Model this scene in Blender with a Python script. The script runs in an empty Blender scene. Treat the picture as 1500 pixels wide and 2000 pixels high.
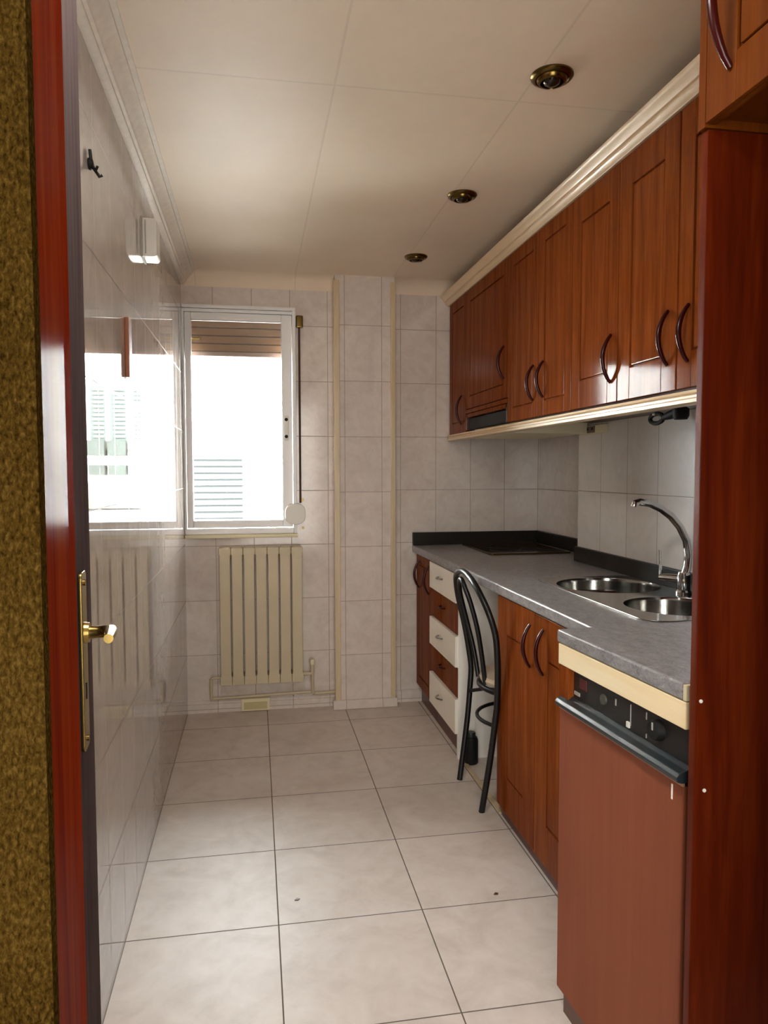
import bpy, bmesh, math, random
from mathutils import Vector, Matrix
random.seed(7)
sc = bpy.context.scene
COL = sc.collection
PI = math.pi

# ------------------------------------------------------------------ materials
def srgb(r, g, b):
    f = lambda c: (c/255/12.92) if c/255 <= 0.04045 else ((c/255+0.055)/1.055)**2.4
    return (f(r), f(g), f(b), 1.0)

class NT:
    def __init__(s, name):
        s.m = bpy.data.materials.new(name); s.m.use_nodes = True
        s.t = s.m.node_tree; s.n = s.t.nodes; s.l = s.t.links
        s.p = next(x for x in s.n if x.type == 'BSDF_PRINCIPLED')
        s.out = next(x for x in s.n if x.type == 'OUTPUT_MATERIAL')
    def add(s, typ, **kw):
        n = s.n.new(typ)
        for k, v in kw.items():
            if k in n.inputs and not hasattr(type(n), k): n.inputs[k].default_value = v
            else: setattr(n, k, v)
        return n
    def link(s, a, b): s.l.new(a, b)
    def math(s, op, a, b=None, clamp=False):
        n = s.n.new('ShaderNodeMath'); n.operation = op; n.use_clamp = clamp
        for i, v in enumerate((a, b)):
            if v is None: continue
            if isinstance(v, (int, float)): n.inputs[i].default_value = v
            else: s.link(v, n.inputs[i])
        return n.outputs[0]
    def noise(s, vec, scale, detail=4, rough=.55, dist=0):
        n = s.n.new('ShaderNodeTexNoise')
        n.inputs['Scale'].default_value = scale; n.inputs['Detail'].default_value = detail
        n.inputs['Roughness'].default_value = rough; n.inputs['Distortion'].default_value = dist
        if vec is not None: s.link(vec, n.inputs['Vector'])
        return n.outputs['Fac']
    def ramp(s, fac, stops):
        n = s.n.new('ShaderNodeValToRGB'); e = n.color_ramp.elements
        e[0].position, e[0].color = stops[0][0], stops[0][1]
        e[1].position, e[1].color = stops[-1][0], stops[-1][1]
        for p, c in stops[1:-1]:
            x = e.new(p); x.color = c
        s.link(fac, n.inputs['Fac']); return n.outputs['Color']
    def mix(s, fac, a, b):
        n = s.n.new('ShaderNodeMix'); n.data_type = 'RGBA'
        if isinstance(fac, (int, float)): n.inputs[0].default_value = fac
        else: s.link(fac, n.inputs[0])
        for i, v in ((6, a), (7, b)):
            if isinstance(v, tuple): n.inputs[i].default_value = v
            else: s.link(v, n.inputs[i])
        return n.outputs[2]
    def bump(s, h, strength, dist):
        n = s.n.new('ShaderNodeBump'); n.inputs['Strength'].default_value = strength; n.inputs['Distance'].default_value = dist
        s.link(h, n.inputs['Height']); s.link(n.outputs['Normal'], s.p.inputs['Normal']); return n
    def coords(s, scale=(1, 1, 1), world=False):
        if world:
            g = s.n.new('ShaderNodeNewGeometry'); v = g.outputs['Position']
        else:
            g = s.n.new('ShaderNodeTexCoord'); v = g.outputs['Object']
        m = s.n.new('ShaderNodeMapping'); m.inputs['Scale'].default_value = scale
        s.link(v, m.inputs['Vector']); return m.outputs['Vector']

def spec(m, v):
    M[m].node_tree.nodes['Principled BSDF'].inputs['Specular IOR Level'].default_value = v

def plain(name, col, rough=.5, metal=0.0, ior=1.5, coat=0.0, noise=0.0, nscale=30):
    t = NT(name); p = t.p
    p.inputs['Roughness'].default_value = rough; p.inputs['Metallic'].default_value = metal
    p.inputs['IOR'].default_value = ior; p.inputs['Coat Weight'].default_value = coat
    p.inputs['Coat Roughness'].default_value = .08
    if noise > 0:
        f = t.noise(t.coords(), nscale, 4)
        d = tuple(c*(1-noise) for c in col[:3])+(1,); b = tuple(min(1, c*(1+noise)) for c in col[:3])+(1,)
        t.link(t.ramp(f, [(.3, d), (.7, b)]), p.inputs['Base Color'])
    else:
        p.inputs['Base Color'].default_value = col
    return t.m

def wood(name, dark, mid, light, rough=.25, coat=.3, axis='z', scale=1.0, bump=.03, crough=.1):
    t = NT(name)
    sc3 = {'z': (14, 14, .9), 'y': (14, .9, 14), 'x': (.9, 14, 14)}[axis]
    v = t.coords(tuple(a*scale for a in sc3))
    n1 = t.noise(v, 2.2, 6, .6, .6)
    v2 = t.coords(tuple(a*scale*5 for a in sc3))
    n2 = t.noise(v2, 2.0, 3, .6)
    f = t.math('ADD', t.math('MULTIPLY', n1, .7), t.math('MULTIPLY', n2, .3))
    t.link(t.ramp(f, [(.3, dark), (.5, mid), (.72, light)]), t.p.inputs['Base Color'])
    t.p.inputs['Roughness'].default_value = rough
    t.p.inputs['Coat Weight'].default_value = coat; t.p.inputs['Coat Roughness'].default_value = crough
    if bump: t.bump(n2, bump, .002)
    return t.m

def grid_mask(t, comps, line, soft=.0008):
    """1 on joints. comps: list of (socket, offset, pitch)"""
    out = None
    for s, off, pitch in comps:
        u = t.math('SUBTRACT', s, off)
        u = t.math('DIVIDE', u, pitch)
        u = t.math('ADD', u, .5)
        u = t.math('FRACT', t.math('ADD', u, 100))
        d = t.math('ABSOLUTE', t.math('SUBTRACT', u, .5))
        d = t.math('MULTIPLY', d, pitch)          # metres from joint
        k = t.math('SUBTRACT', 1.0, t.math('DIVIDE', t.math('SUBTRACT', d, line), soft, ), clamp=True)
        out = k if out is None else t.math('MAXIMUM', out, k)
    return out

def pos_xyz(t):
    g = t.n.new('ShaderNodeNewGeometry'); s = t.n.new('ShaderNodeSeparateXYZ')
    t.link(g.outputs['Position'], s.inputs[0]); return s.outputs

def tile_mat(name, axes, c1, c2, c3, joint, rough, line=.0011, ior=1.5, mottling=9, jbump=.25, wav=0.0, tilevar=.06):
    """axes: list of (axis index, offset, pitch)"""
    t = NT(name); xyz = pos_xyz(t)
    m = grid_mask(t, [(xyz[a], o, p) for a, o, p in axes], line)
    v = t.coords((1, 1, 1), world=True)
    n1 = t.noise(v, mottling, 6, .62, 1.2)
    n2 = t.noise(v, mottling*4, 4, .6, .5)
    f = t.math('ADD', t.math('MULTIPLY', n1, .7), t.math('MULTIPLY', n2, .3))
    col = t.ramp(f, [(.28, c1), (.5, c2), (.74, c3)])
    # slight tile to tile variation
    cb = t.n.new('ShaderNodeCombineXYZ')
    for i, (a, o, p) in enumerate(axes):
        t.link(t.math('FLOOR', t.math('DIVIDE', t.math('SUBTRACT', xyz[a], o), p)), cb.inputs[i])
    wn = t.n.new('ShaderNodeTexWhiteNoise'); t.link(cb.outputs[0], wn.inputs['Vector'])
    hsv = t.n.new('ShaderNodeHueSaturation')
    t.link(t.math('ADD', 1-tilevar/2, t.math('MULTIPLY', wn.outputs['Value'], tilevar)), hsv.inputs['Value'])
    t.link(col, hsv.inputs['Color'])
    t.link(t.mix(m, hsv.outputs[0], joint), t.p.inputs['Base Color'])
    r = t.math('ADD', t.math('MULTIPLY', m, .5), rough); t.link(r, t.p.inputs['Roughness'])
    t.p.inputs['IOR'].default_value = ior
    h = t.math('SUBTRACT', 1.0, m)
    if wav: h = t.math('ADD', h, t.math('MULTIPLY', t.noise(v, 5, 1), wav))
    t.bump(h, jbump, .0015)
    return t.m

M = {}
FT = .4185
M['floor'] = tile_mat('floor_tiles', [(0, .0526, FT), (1, 2.875, FT)],
    srgb(194, 182, 171), srgb(210, 200, 190), srgb(222, 214, 206), srgb(105, 95, 85), .42, line=.0014, mottling=5, jbump=.3)
WT = (srgb(206, 194, 184), srgb(219, 209, 200), srgb(230, 222, 214))
WJ = srgb(120, 108, 100)
spec('floor', .2)
M['tile_far'] = tile_mat('far_wall_tiles', [(0, .993, .2), (2, .31, .292)], *WT, srgb(158, 144, 134), .12)
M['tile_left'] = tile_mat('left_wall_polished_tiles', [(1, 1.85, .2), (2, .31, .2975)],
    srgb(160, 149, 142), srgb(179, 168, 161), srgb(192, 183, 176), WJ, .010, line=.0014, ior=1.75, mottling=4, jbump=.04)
M['tile_right'] = tile_mat('right_wall_tiles', [(1, 2.912, .225), (2, .31, .2965)], srgb(222, 218, 210), srgb(232, 228, 222), srgb(238, 235, 230), srgb(150, 144, 136), .14)
M['tile_pil'] = tile_mat('pilaster_tiles', [(0, .675, .2), (2, .297, .294)], *WT, srgb(158, 144, 134), .12)

def ceiling_mat():
    t = NT('ceiling_plaster'); xyz = pos_xyz(t)
    m = grid_mask(t, [(xyz[0], .2225, .515), (xyz[1], 2.01, 2.06)], .0014, .0035)
    v = t.coords((1, 1, 1), world=True)
    n = t.noise(v, 60, 3, .6); n2 = t.noise(v, 2.0, 4)
    col = t.ramp(n2, [(.3, srgb(226, 208, 185)), (.7, srgb(235, 219, 198))])
    t.link(t.mix(t.math('MULTIPLY', m, .2), col, srgb(150, 138, 124)), t.p.inputs['Base Color'])
    t.p.inputs['Roughness'].default_value = .55
    h = t.math('ADD', t.math('MULTIPLY', n, .12), t.math('MULTIPLY', m, -.5))
    t.bump(h, .3, .002); return t.m
M['ceiling'] = ceiling_mat()
M['cornice'] = plain('cornice_plaster', srgb(222, 212, 198), .6, noise=.06, nscale=40)
M['plaster'] = plain('white_plaster', srgb(220, 212, 200), .6, noise=.04)

def stucco():
    t = NT('olive_stucco')
    v = t.coords((1, 1, .55), world=True)
    n = t.noise(v, 400, 5, .65, .4); n2 = t.noise(v, 12, 3)
    f = t.math('ADD', t.math('MULTIPLY', n, .8), t.math('MULTIPLY', n2, .2))
    t.link(t.ramp(f, [(.36, srgb(46, 31, 8)), (.52, srgb(84, 62, 24)), (.68, srgb(118, 92, 44))]), t.p.inputs['Base Color'])
    t.p.inputs['Roughness'].default_value = .7
    t.bump(n, 1.0, .006); return t.m
M['stucco'] = stucco(); spec('stucco', 0)

# woods
M['cab'] = wood('cherry_cabinet_wood', srgb(98, 44, 15), srgb(124, 61, 23), srgb(145, 78, 33), rough=.4, coat=.19, crough=.08)
spec('cab', .0)
M['cab_side'] = wood('dark_cabinet_side', srgb(60, 34, 26), srgb(78, 46, 35), srgb(92, 56, 42), rough=.35, coat=.2)
M['tall'] = wood('red_mahogany_panel', srgb(56, 10, 1), srgb(82, 22, 2), srgb(106, 38, 6), rough=.45, coat=.12, scale=.7, crough=.12)
spec('tall', .1)
M['honey'] = wood('honey_cabinet_wood', srgb(80, 35, 4), srgb(98, 46, 8), srgb(112, 57, 12), rough=.4, coat=.12)
spec('honey', .1)
M['jamb'] = wood('varnished_red_jamb', srgb(98, 20, 2), srgb(132, 36, 5), srgb(150, 52, 9), rough=.5, coat=.06, scale=.8, crough=.18)
spec('jamb', .0)
M['leaf'] = wood('dark_door_leaf', srgb(72, 60, 58), srgb(86, 74, 72), srgb(98, 85, 83), rough=.8, coat=0)
spec('leaf', .0)
M['bow'] = plain('dark_red_bow_handle', srgb(58, 10, 8), .25, coat=.05)
spec('bow', .3)
M['dw_door'] = wood('dishwasher_brown_panel', srgb(128, 71, 49), srgb(137, 78, 54), srgb(145, 84, 59), rough=.6, coat=0, scale=.4, bump=0)
spec('dw_door', .1)
M['cream_wood'] = wood('cream_wood_board', srgb(240, 216, 166), srgb(248, 228, 184), srgb(252, 238, 202), rough=.45, coat=.1, axis='y')
M['cream'] = plain('cream_drawer_front', srgb(250, 244, 230), .35, noise=.03, nscale=8)
M['mould'] = wood('cream_moulding', srgb(208, 180, 140), srgb(219, 194, 154), srgb(228, 206, 168), rough=.4, coat=.2, axis='y', bump=0)
M['trimwood'] = wood('pale_corner_trim', srgb(196, 174, 136), srgb(208, 188, 152), srgb(220, 202, 168), rough=.35, coat=.3, bump=0)
M['melamine'] = plain('white_melamine', srgb(250, 247, 240), .4, noise=.03, nscale=6)
M['plinth'] = wood('dark_plinth', srgb(72, 36, 24), srgb(88, 46, 30), srgb(100, 56, 38), rough=.4, coat=.1, axis='y')
M['stickwood'] = wood('orange_wood', srgb(104, 48, 14), srgb(128, 64, 24), srgb(144, 80, 34), rough=.5, coat=.1)

def granite():
    t = NT('grey_granite_laminate'); v = t.coords((1, .45, 1))
    n1 = t.noise(v, 60, 6, .7, .8); n2 = t.noise(t.coords(), 260, 2, .7)
    f = t.math('ADD', t.math('MULTIPLY', n1, .6), t.math('MULTIPLY', n2, .4))
    t.link(t.ramp(f, [(.33, srgb(84, 82, 84)), (.48, srgb(136, 134, 135)), (.6, srgb(160, 158, 159)), (.72, srgb(204, 202, 203))]), t.p.inputs['Base Color'])
    t.p.inputs['Roughness'].default_value = .3; return t.m
M['granite'] = granite()
M['upstand'] = plain('black_upstand', srgb(32, 28, 22), .4, noise=.15)
spec('upstand', .25)
M['hob'] = plain('black_glass', srgb(48, 27, 14), .06, coat=.3)
M['black'] = plain('black_plastic', srgb(20, 20, 20), .6)
spec('black', .3)
M['control'] = plain('black_control_panel', srgb(38, 36, 36), .3)
M['handlebar'] = plain('blue_black_plastic', srgb(34, 42, 46), .35)
M['grey_mark'] = plain('grey_print', srgb(170, 165, 158), .5)
M['red_btn'] = plain('dark_red_plastic', srgb(84, 34, 32), .35)
M['chairblack'] = plain('black_tube', srgb(10, 9, 9), .4, coat=.08)
M['seat'] = plain('beige_seat', srgb(214, 196, 170), .6, noise=.04)
M['steel'] = plain('brushed_steel', srgb(176, 174, 170), .13, metal=1.0)
M['chrome'] = plain('chrome', srgb(205, 205, 205), .08, metal=1.0)
M['brass'] = plain('polished_brass', srgb(158, 134, 76), .26, metal=1.0)
M['brass_dark'] = plain('aged_brass', srgb(112, 90, 48), .25, metal=1.0)
M['bulb'] = plain('dark_mirror_bulb', srgb(70, 60, 52), .1, metal=.8)
M['radiator'] = plain('cream_radiator_enamel', srgb(206, 192, 160), .45, noise=.04, nscale=10)
M['white_pvc'] = plain('white_aluminium', srgb(240, 240, 239), .35)
M['white'] = plain('white_plastic', srgb(232, 230, 220), .4)
M['offwhite'] = plain('yellowed_plastic', srgb(230, 220, 184), .45)
M['shutter'] = None
M['strap'] = plain('brown_strap', srgb(80, 54, 42), .8)
M['socketdark'] = plain('socket_recess', srgb(110, 90, 72), .5)
M['rubber'] = plain('rubber', srgb(18, 18, 18), .7)
M['facade'] = plain('white_render', srgb(240, 240, 236), .8)
M['louver'] = plain('grey_louver', srgb(44, 49, 47), .6)
M['louvergap'] = plain('green_grey_shadow_gap', srgb(20, 25, 24), .7)
M['greenshut'] = plain('green_shutter', srgb(22, 36, 31), .6)
M['greenbush'] = plain('green_awning', srgb(24, 33, 28), .8, noise=.3, nscale=4)
M['beigewall'] = plain('beige_balcony', srgb(66, 62, 50), .8, noise=.1, nscale=2)
M['greywall'] = plain('grey_balcony', srgb(50, 52, 56), .8)
M['asphalt'] = plain('courtyard_paving', srgb(70, 68, 65), .9)

def shutter_mat():
    t = NT('brown_shutter_slats'); xyz = pos_xyz(t)
    m = grid_mask(t, [(xyz[2], 1.93, .042)], .002, .003)
    t.link(t.mix(m, srgb(122, 90, 64), srgb(74, 52, 36)), t.p.inputs['Base Color'])
    t.p.inputs['Roughness'].default_value = .5; return t.m
M['shutter'] = shutter_mat()

def glass_mat():
    t = NT('window_glass')
    tr = t.add('ShaderNodeBsdfTransparent'); gl = t.add('ShaderNodeBsdfGlossy')
    tr.inputs['Color'].default_value = (.97, .985, .98, 1); gl.inputs['Roughness'].default_value = .02
    fr = t.add('ShaderNodeFresnel'); fr.inputs['IOR'].default_value = 1.45
    mx = t.add('ShaderNodeMixShader')
    t.link(fr.outputs[0], mx.inputs[0]); t.link(tr.outputs[0], mx.inputs[1]); t.link(gl.outputs[0], mx.inputs[2])
    t.link(mx.outputs[0], t.out.inputs['Surface']); return t.m
M['glass'] = glass_mat()

# ------------------------------------------------------------------ mesh builder
class MB:
    def __init__(s): s.bm = bmesh.new()
    def _merge(s, b):
        me = bpy.data.meshes.new('tmp'); b.to_mesh(me); b.free(); s.bm.from_mesh(me); bpy.data.meshes.remove(me); return s
    def box(s, x0, x1, y0, y1, z0, z1, bev=0.0, seg=2):
        b = bmesh.new(); bmesh.ops.create_cube(b, size=1)
        for v in b.verts:
            v.co = Vector(((x0+x1)/2+v.co.x*(x1-x0), (y0+y1)/2+v.co.y*(y1-y0), (z0+z1)/2+v.co.z*(z1-z0)))
        if bev > 0:
            bmesh.ops.bevel(b, geom=b.edges[:], offset=bev, segments=seg, profile=.5, affect='EDGES')
        return s._merge(b)
    def tube(s, pts, r, seg=12, closed=False, caps=True):
        b = bmesh.new(); pts = [Vector(p) for p in pts]; n = len(pts)
        rr = r if isinstance(r, (list, tuple)) else [r]*n
        rings = []; up = None
        for i, p in enumerate(pts):
            a = pts[(i-1) % n] if (closed or i > 0) else p
            c = pts[(i+1) % n] if (closed or i < n-1) else p
            t = (c-a).normalized()
            if up is None:
                up = Vector((0, 0, 1)) if abs(t.z) < .9 else Vector((1, 0, 0))
            u = (up - t*up.dot(t)).normalized(); w = t.cross(u); up = u
            rings.append([b.verts.new(p + (u*math.cos(2*PI*k/seg)+w*math.sin(2*PI*k/seg))*rr[i]) for k in range(seg)])
        m = n if closed else n-1
        for i in range(m):
            A, B = rings[i], rings[(i+1) % n]
            for k in range(seg):
                b.faces.new((A[k], A[(k+1) % seg], B[(k+1) % seg], B[k]))
        if caps and not closed:
            b.faces.new(rings[0][::-1]); b.faces.new(rings[-1])
        bmesh.ops.recalc_face_normals(b, faces=b.faces[:])
        return s._merge(b)
    def lathe(s, prof, c, axis='z', seg=32, sy=1.0):
        """prof: (radius, height) pairs"""
        b = bmesh.new(); rings = []
        for r, h in prof:
            ring = []
            for k in range(seg):
                a = 2*PI*k/seg; u, v = r*math.cos(a), r*math.sin(a)*sy
                q = {'z': (u, v, h), 'x': (h, u, v), 'y': (u, h, v)}[axis]
                ring.append(b.verts.new(Vector(c)+Vector(q)))
            rings.append(ring)
        for A, B in zip(rings, rings[1:]):
            for k in range(seg):
                b.faces.new((A[k], A[(k+1) % seg], B[(k+1) % seg], B[k]))
        bmesh.ops.remove_doubles(b, verts=b.verts[:], dist=1e-6)
        bmesh.ops.dissolve_degenerate(b, dist=1e-7, edges=b.edges[:])
        bmesh.ops.recalc_face_normals(b, faces=b.faces[:])
        return s._merge(b)
    def prism(s, poly, axis, a0, a1, bev=0.0):
        """poly in the two other axes, extruded along axis"""
        b = bmesh.new()
        def P(u, v, a): return {'x': (a, u, v), 'y': (u, a, v), 'z': (u, v, a)}[axis]
        A = [b.verts.new(P(u, v, a0)) for u, v in poly]; B = [b.verts.new(P(u, v, a1)) for u, v in poly]
        n = len(poly)
        for i in range(n): b.faces.new((A[i], A[(i+1) % n], B[(i+1) % n], B[i]))
        b.faces.new(A[::-1]); b.faces.new(B)
        bmesh.ops.recalc_face_normals(b, faces=b.faces[:])
        if bev: bmesh.ops.bevel(b, geom=b.edges[:], offset=bev, segments=2, profile=.5, affect='EDGES')
        return s._merge(b)
    def plate(s, outer, holes, z0, z1, bev=.004, rot=None):
        """flat slab with holes (filled 2-D curve)"""
        cu = bpy.data.curves.new('tmpc', 'CURVE'); cu.dimensions = '2D'; cu.fill_mode = 'BOTH'
        for ring in [outer]+holes:
            sp = cu.splines.new('POLY'); sp.points.add(len(ring)-1); sp.use_cyclic_u = True
            for q, (x, y) in zip(sp.points, ring): q.co = (x, y, 0, 1)
        cu.extrude = (z1-z0)/2-bev; cu.bevel_depth = bev; cu.bevel_resolution = 2; cu.offset = -bev
        o = bpy.data.objects.new('tmpc', cu); COL.objects.link(o)
        dg = bpy.context.evaluated_depsgraph_get(); me = bpy.data.meshes.new_from_object(o.evaluated_get(dg))
        me.transform(Matrix.Translation((0, 0, (z0+z1)/2)))
        s.bm.from_mesh(me); bpy.data.meshes.remove(me); bpy.data.objects.remove(o); bpy.data.curves.remove(cu)
        bmesh.ops.remove_doubles(s.bm, verts=s.bm.verts[:], dist=1e-6)
        return s
    def build(s, name, mat, parent=None, smooth=True, base=None):
        me = bpy.data.meshes.new(name)
        if base is None: base = ORG.get(parent.name, Vector()) if parent is not None else Vector()
        else: base = Vector(base)
        bmesh.ops.translate(s.bm, verts=s.bm.verts[:], vec=-base)
        s.bm.normal_update()
        if smooth:
            for f in s.bm.faces: f.smooth = True
            for e in s.bm.edges:
                if len(e.link_faces) == 2 and e.calc_face_angle(0) > math.radians(38): e.smooth = False
        s.bm.to_mesh(me); s.bm.free()
        me.materials.append(mat)
        o = bpy.data.objects.new(name, me); COL.objects.link(o)
        if smooth:
            wn = o.modifiers.new('weighted', 'WEIGHTED_NORMAL'); wn.keep_sharp = True; wn.weight = 90
        if parent is not None: o.parent = parent; ORG[o.name] = base
        else: o.location = base; ORG[o.name] = base
        return o
ORG = {}

def tag(o, label, cat, group=None, kind=None):
    o['label'] = label; o['category'] = cat
    if group: o['group'] = group
    if kind: o['kind'] = kind
    return o
def thing(name, label, cat, base, group=None, kind=None, rz=0):
    o = bpy.data.objects.new(name, None); o.empty_display_size = .05; COL.objects.link(o)
    o.location = base; o.rotation_euler = (0, 0, rz); ORG[o.name] = Vector(base)
    return tag(o, label, cat, group, kind)
def lab(o, l): o['label'] = l; return o

# ------------------------------------------------------------------ room shell
XL, YF, ZC = -.365, 3.97, 2.32
XR1, XR2, YS = 1.45, 1.60, 3.13         # right wall: near part stands proud, steps back at YS
def struct(mb, name, mat, label, cat='wall'):
    return tag(mb.build(name, mat), label, cat, kind='structure')
struct(MB().box(-1.5, 2.2, -1.7, YF, -.1, 0), 'floor', M['floor'], 'glossy beige square floor tiles with thin dark joints', 'floor')
struct(MB().box(XL-.1, 2.0, .58, 4.1, ZC, ZC+.1), 'ceiling', M['ceiling'], 'off white plaster panel ceiling of the kitchen', 'ceiling')
struct(MB().box(XL-.15, XL, .58, YF+.15, 0, ZC), 'wall_left', M['tile_left'], 'left wall of polished tiles mirroring the window')
W0, W1, WZ0, WZ1 = XL, .222, .957, 2.155
mb = MB().box(W1, XR2+.2, YF, YF+.15, 0, ZC).box(XL, W1, YF, YF+.15, 0, WZ0).box(XL, W1, YF, YF+.15, WZ1, ZC)
struct(mb, 'wall_far', M['tile_far'], 'far tiled wall holding the window')
struct(MB().box(XR2, XR2+.2, YS, YF, 0, ZC), 'wall_right', M['tile_far'], 'dim tiled right wall beside the hob')
struct(MB().box(XR1, XR2+.2, .58, YS, 0, ZC), 'wall_right_near', M['tile_right'], 'pale tiled right wall behind the sink and tap')
# doorway wall (camera stands just behind it)
mb = MB().box(-1.3, -.1225, .45, .462, 0, 2.45).box(-1.3, -.16, .462, .585, 0, 2.45)
struct(mb, 'wall_doorway_left', M['stucco'], 'olive stucco wall on the left of the doorway')
struct(MB().box(.66, 2.2, .45, .58, 0, 2.45).box(-.16, .66, .45, .58, 2.06, 2.45), 'wall_doorway_right', M['stucco'], 'olive stucco wall on the right of and above the doorway')
# hallway shell behind the camera
mb = MB().box(-1.4, -1.3, -1.6, .46, 0, 2.45).box(2.1, 2.2, -1.6, .45, 0, 2.45).box(-1.4, 2.2, -1.7, -1.6, 0, 2.45)
struct(mb, 'wall_hallway', M['stucco'], 'olive stucco walls of the hallway outside the kitchen')
struct(MB().box(-1.4, 2.2, -1.7, .58, 2.45, 2.5), 'ceiling_hallway', M['plaster'], 'plaster hallway ceiling', 'ceiling')
# jamb lining with its slight splay
mb = MB().prism([(-.1265, .463), (-.1376, .579), (-.1376, .60), (-.165, .60), (-.165, .463)], 'z', 0, 2.05, bev=.002)
struct(mb, 'trim_door_jamb', M['jamb'], 'glossy red varnished jamb on the left side of the doorway', 'door frame')

# pilaster
mb = MB().box(.425, .745, 3.89, YF, 0, ZC)
pil = struct(mb, 'wall_pilaster', M['tile_pil'], 'tiled pilaster on the far wall right of the window')
def corner_strip(x0, x1, label):
    mb = MB().box(x0, x1, 3.876, 3.90, .05, 2.29, bev=.003)
    return tag(mb.build('trim_corner_strip', M['trimwood']), label, 'trim', kind='structure')
corner_strip(.416, .447, 'pale wooden strip up the left edge of the pilaster')
corner_strip(.722, .748, 'pale wooden strip up the right edge of the pilaster')
mb = MB().box(.405, .757, 3.872, 3.905, 0, .052, bev=.003)
tag(mb.build('baseboard_pilaster', M['tile_pil']), 'low skirting wrapping the foot of the pilaster', 'baseboard', kind='structure')
mb = MB().prism([(YF, 0), (YF, .066), (YF-.01, .066), (YF-.018, .058), (YF-.018, .05), (YF-.014, .046), (YF-.014, 0)], 'x', XL, .42)
tag(mb.build('baseboard_far', M['tile_far']), 'tiled skirting below the radiator', 'baseboard', kind='structure')
mb = MB().prism([(YF, 0), (YF, .066), (YF-.01, .066), (YF-.018, .058), (YF-.018, 0)], 'x', .745, .93)
tag(mb.build('baseboard_far_right', M['tile_far']), 'short skirting between the pilaster and the base cabinets', 'baseboard', kind='structure')
# cornices
prof = [(XL, 2.255), (XL+.012, 2.255), (XL+.022, 2.262), (XL+.022, 2.270), (XL+.03, 2.273), (XL+.036, 2.284), (XL+.05, 2.298), (XL+.064, 2.306), (XL+.064, 2.314), (XL+.078, 2.316), (XL+.078, 2.32), (XL, 2.32)]
mb = MB().prism(prof, 'y', .58, YF)
tag(mb.build('trim_cornice_left', M['cornice']), 'ornate white plaster cornice along the top of the left wall', 'cornice', kind='structure')
arc = [(YF-.07+.07*math.cos(a), 2.25+.07*math.sin(a)) for a in [i*PI/2/10 for i in range(11)]]
# concave cove between far wall and ceiling
cove = [(YF, 2.25)]+[(YF-.07*(1-math.cos(a)), 2.32-.07*(1-math.sin(a))) for a in [i*PI/2/8 for i in range(9)]]+[(YF, 2.32)]
mb = MB().prism(cove[1:], 'x', XL+.02, XR2)
tag(mb.build('trim_cove_far', M['ceiling']), 'plain plaster cove where the far wall meets the ceiling', 'cornice', kind='structure')

# ------------------------------------------------------------------ window
win = thing('window_1', 'white aluminium window in the far left corner, glaring with daylight', 'window', (-.07, YF, WZ0), kind='structure')
mb = MB()
mb.box(XL+.001, W1, YF-.022, YF+.05, WZ1-.018, WZ1, .003).box(XL+.001, W1, YF-.012, YF+.05, WZ1-.036, WZ1-.02, .003)
mb.box(W1-.018, W1, YF-.022, YF+.05, WZ0, WZ1-.018, .003).box(XL+.001, W1-.018, YF-.012, YF+.05, WZ0, WZ0+.03, .003)
mb.box(XL+.001, XL+.012, YF-.012, YF+.05, WZ0+.03, WZ1-.036, .002)
mb.build('outer_frame', M['white_pvc'], win)
mb = MB()
S0, S1, SZ0, SZ1 = XL+.014, W1-.02, WZ0+.033, WZ1-.038
mb.box(S1-.055, S1, YF-.004, YF+.035, SZ0, SZ1, .004).box(S0, S0+.032, YF-.004, YF+.035, SZ0, SZ1, .004)
mb.box(S0+.032, S1-.055, YF-.004, YF+.035, SZ1-.038, SZ1, .004).box(S0+.032, S1-.055, YF-.004, YF+.035, SZ0, SZ0+.04, .004)
sash = mb.build('sash', M['white_pvc'], win)
MB().box(S0+.02, S1-.045, YF+.013, YF+.018, SZ0+.03, SZ1-.03).build('pane', M['glass'], sash)
mb = MB().box(S1-.045, S1-.02, YF-.016, YF-.003, 1.455, 1.585, .004)
la = mb.build('latch', M['white'], sash)
MB().lathe([(.0, -.006), (.009, -.006), (.009, .002), (0, .002)], (S1-.033, YF-.016, 1.565), 'y', 16).build('screw', M['black'], sash)
MB().lathe([(.0, -.006), (.009, -.006), (.009, .002), (0, .002)], (S1-.033, YF-.016, 1.475), 'y', 16).build('screw', M['black'], sash)
mb = MB().box(XL+.001, W1+.004, YF-.03, YF+.02, WZ0-.02, WZ0-.001, .004)
mb.build('sill', M['offwhite'], win)
# roller shutter outside the glass
rs = thing('roller_shutter', 'brown roller shutter lowered a little behind the top of the window', 'shutter', (-.07, YF+.09, 1.93))
mb = MB()
z = 1.93
while z < 2.2:
    mb.box(XL+.005, W1-.004, YF+.085, YF+.097, z, z+.0425, .003); z += .042
mb.build('slats', M['shutter'], rs)
MB().box(XL+.005, W1-.004, YF+.082, YF+.1, 1.905, 1.93, .003).build('bottom_bar', plain('shutter_bar', srgb(140, 116, 104), .5), rs)
MB().box(-.335, -.275, YF+.072, YF+.083, 1.99, 2.0, .002).build('pull_tab', M['brass'], rs)
MB().lathe([(0, 0), (.009, 0), (.009, .01), (0, .01)], (.155, YF+.074, 1.93), 'y', 12).build('stopper', plain('stopper', srgb(110, 60, 50), .6), rs)
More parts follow.
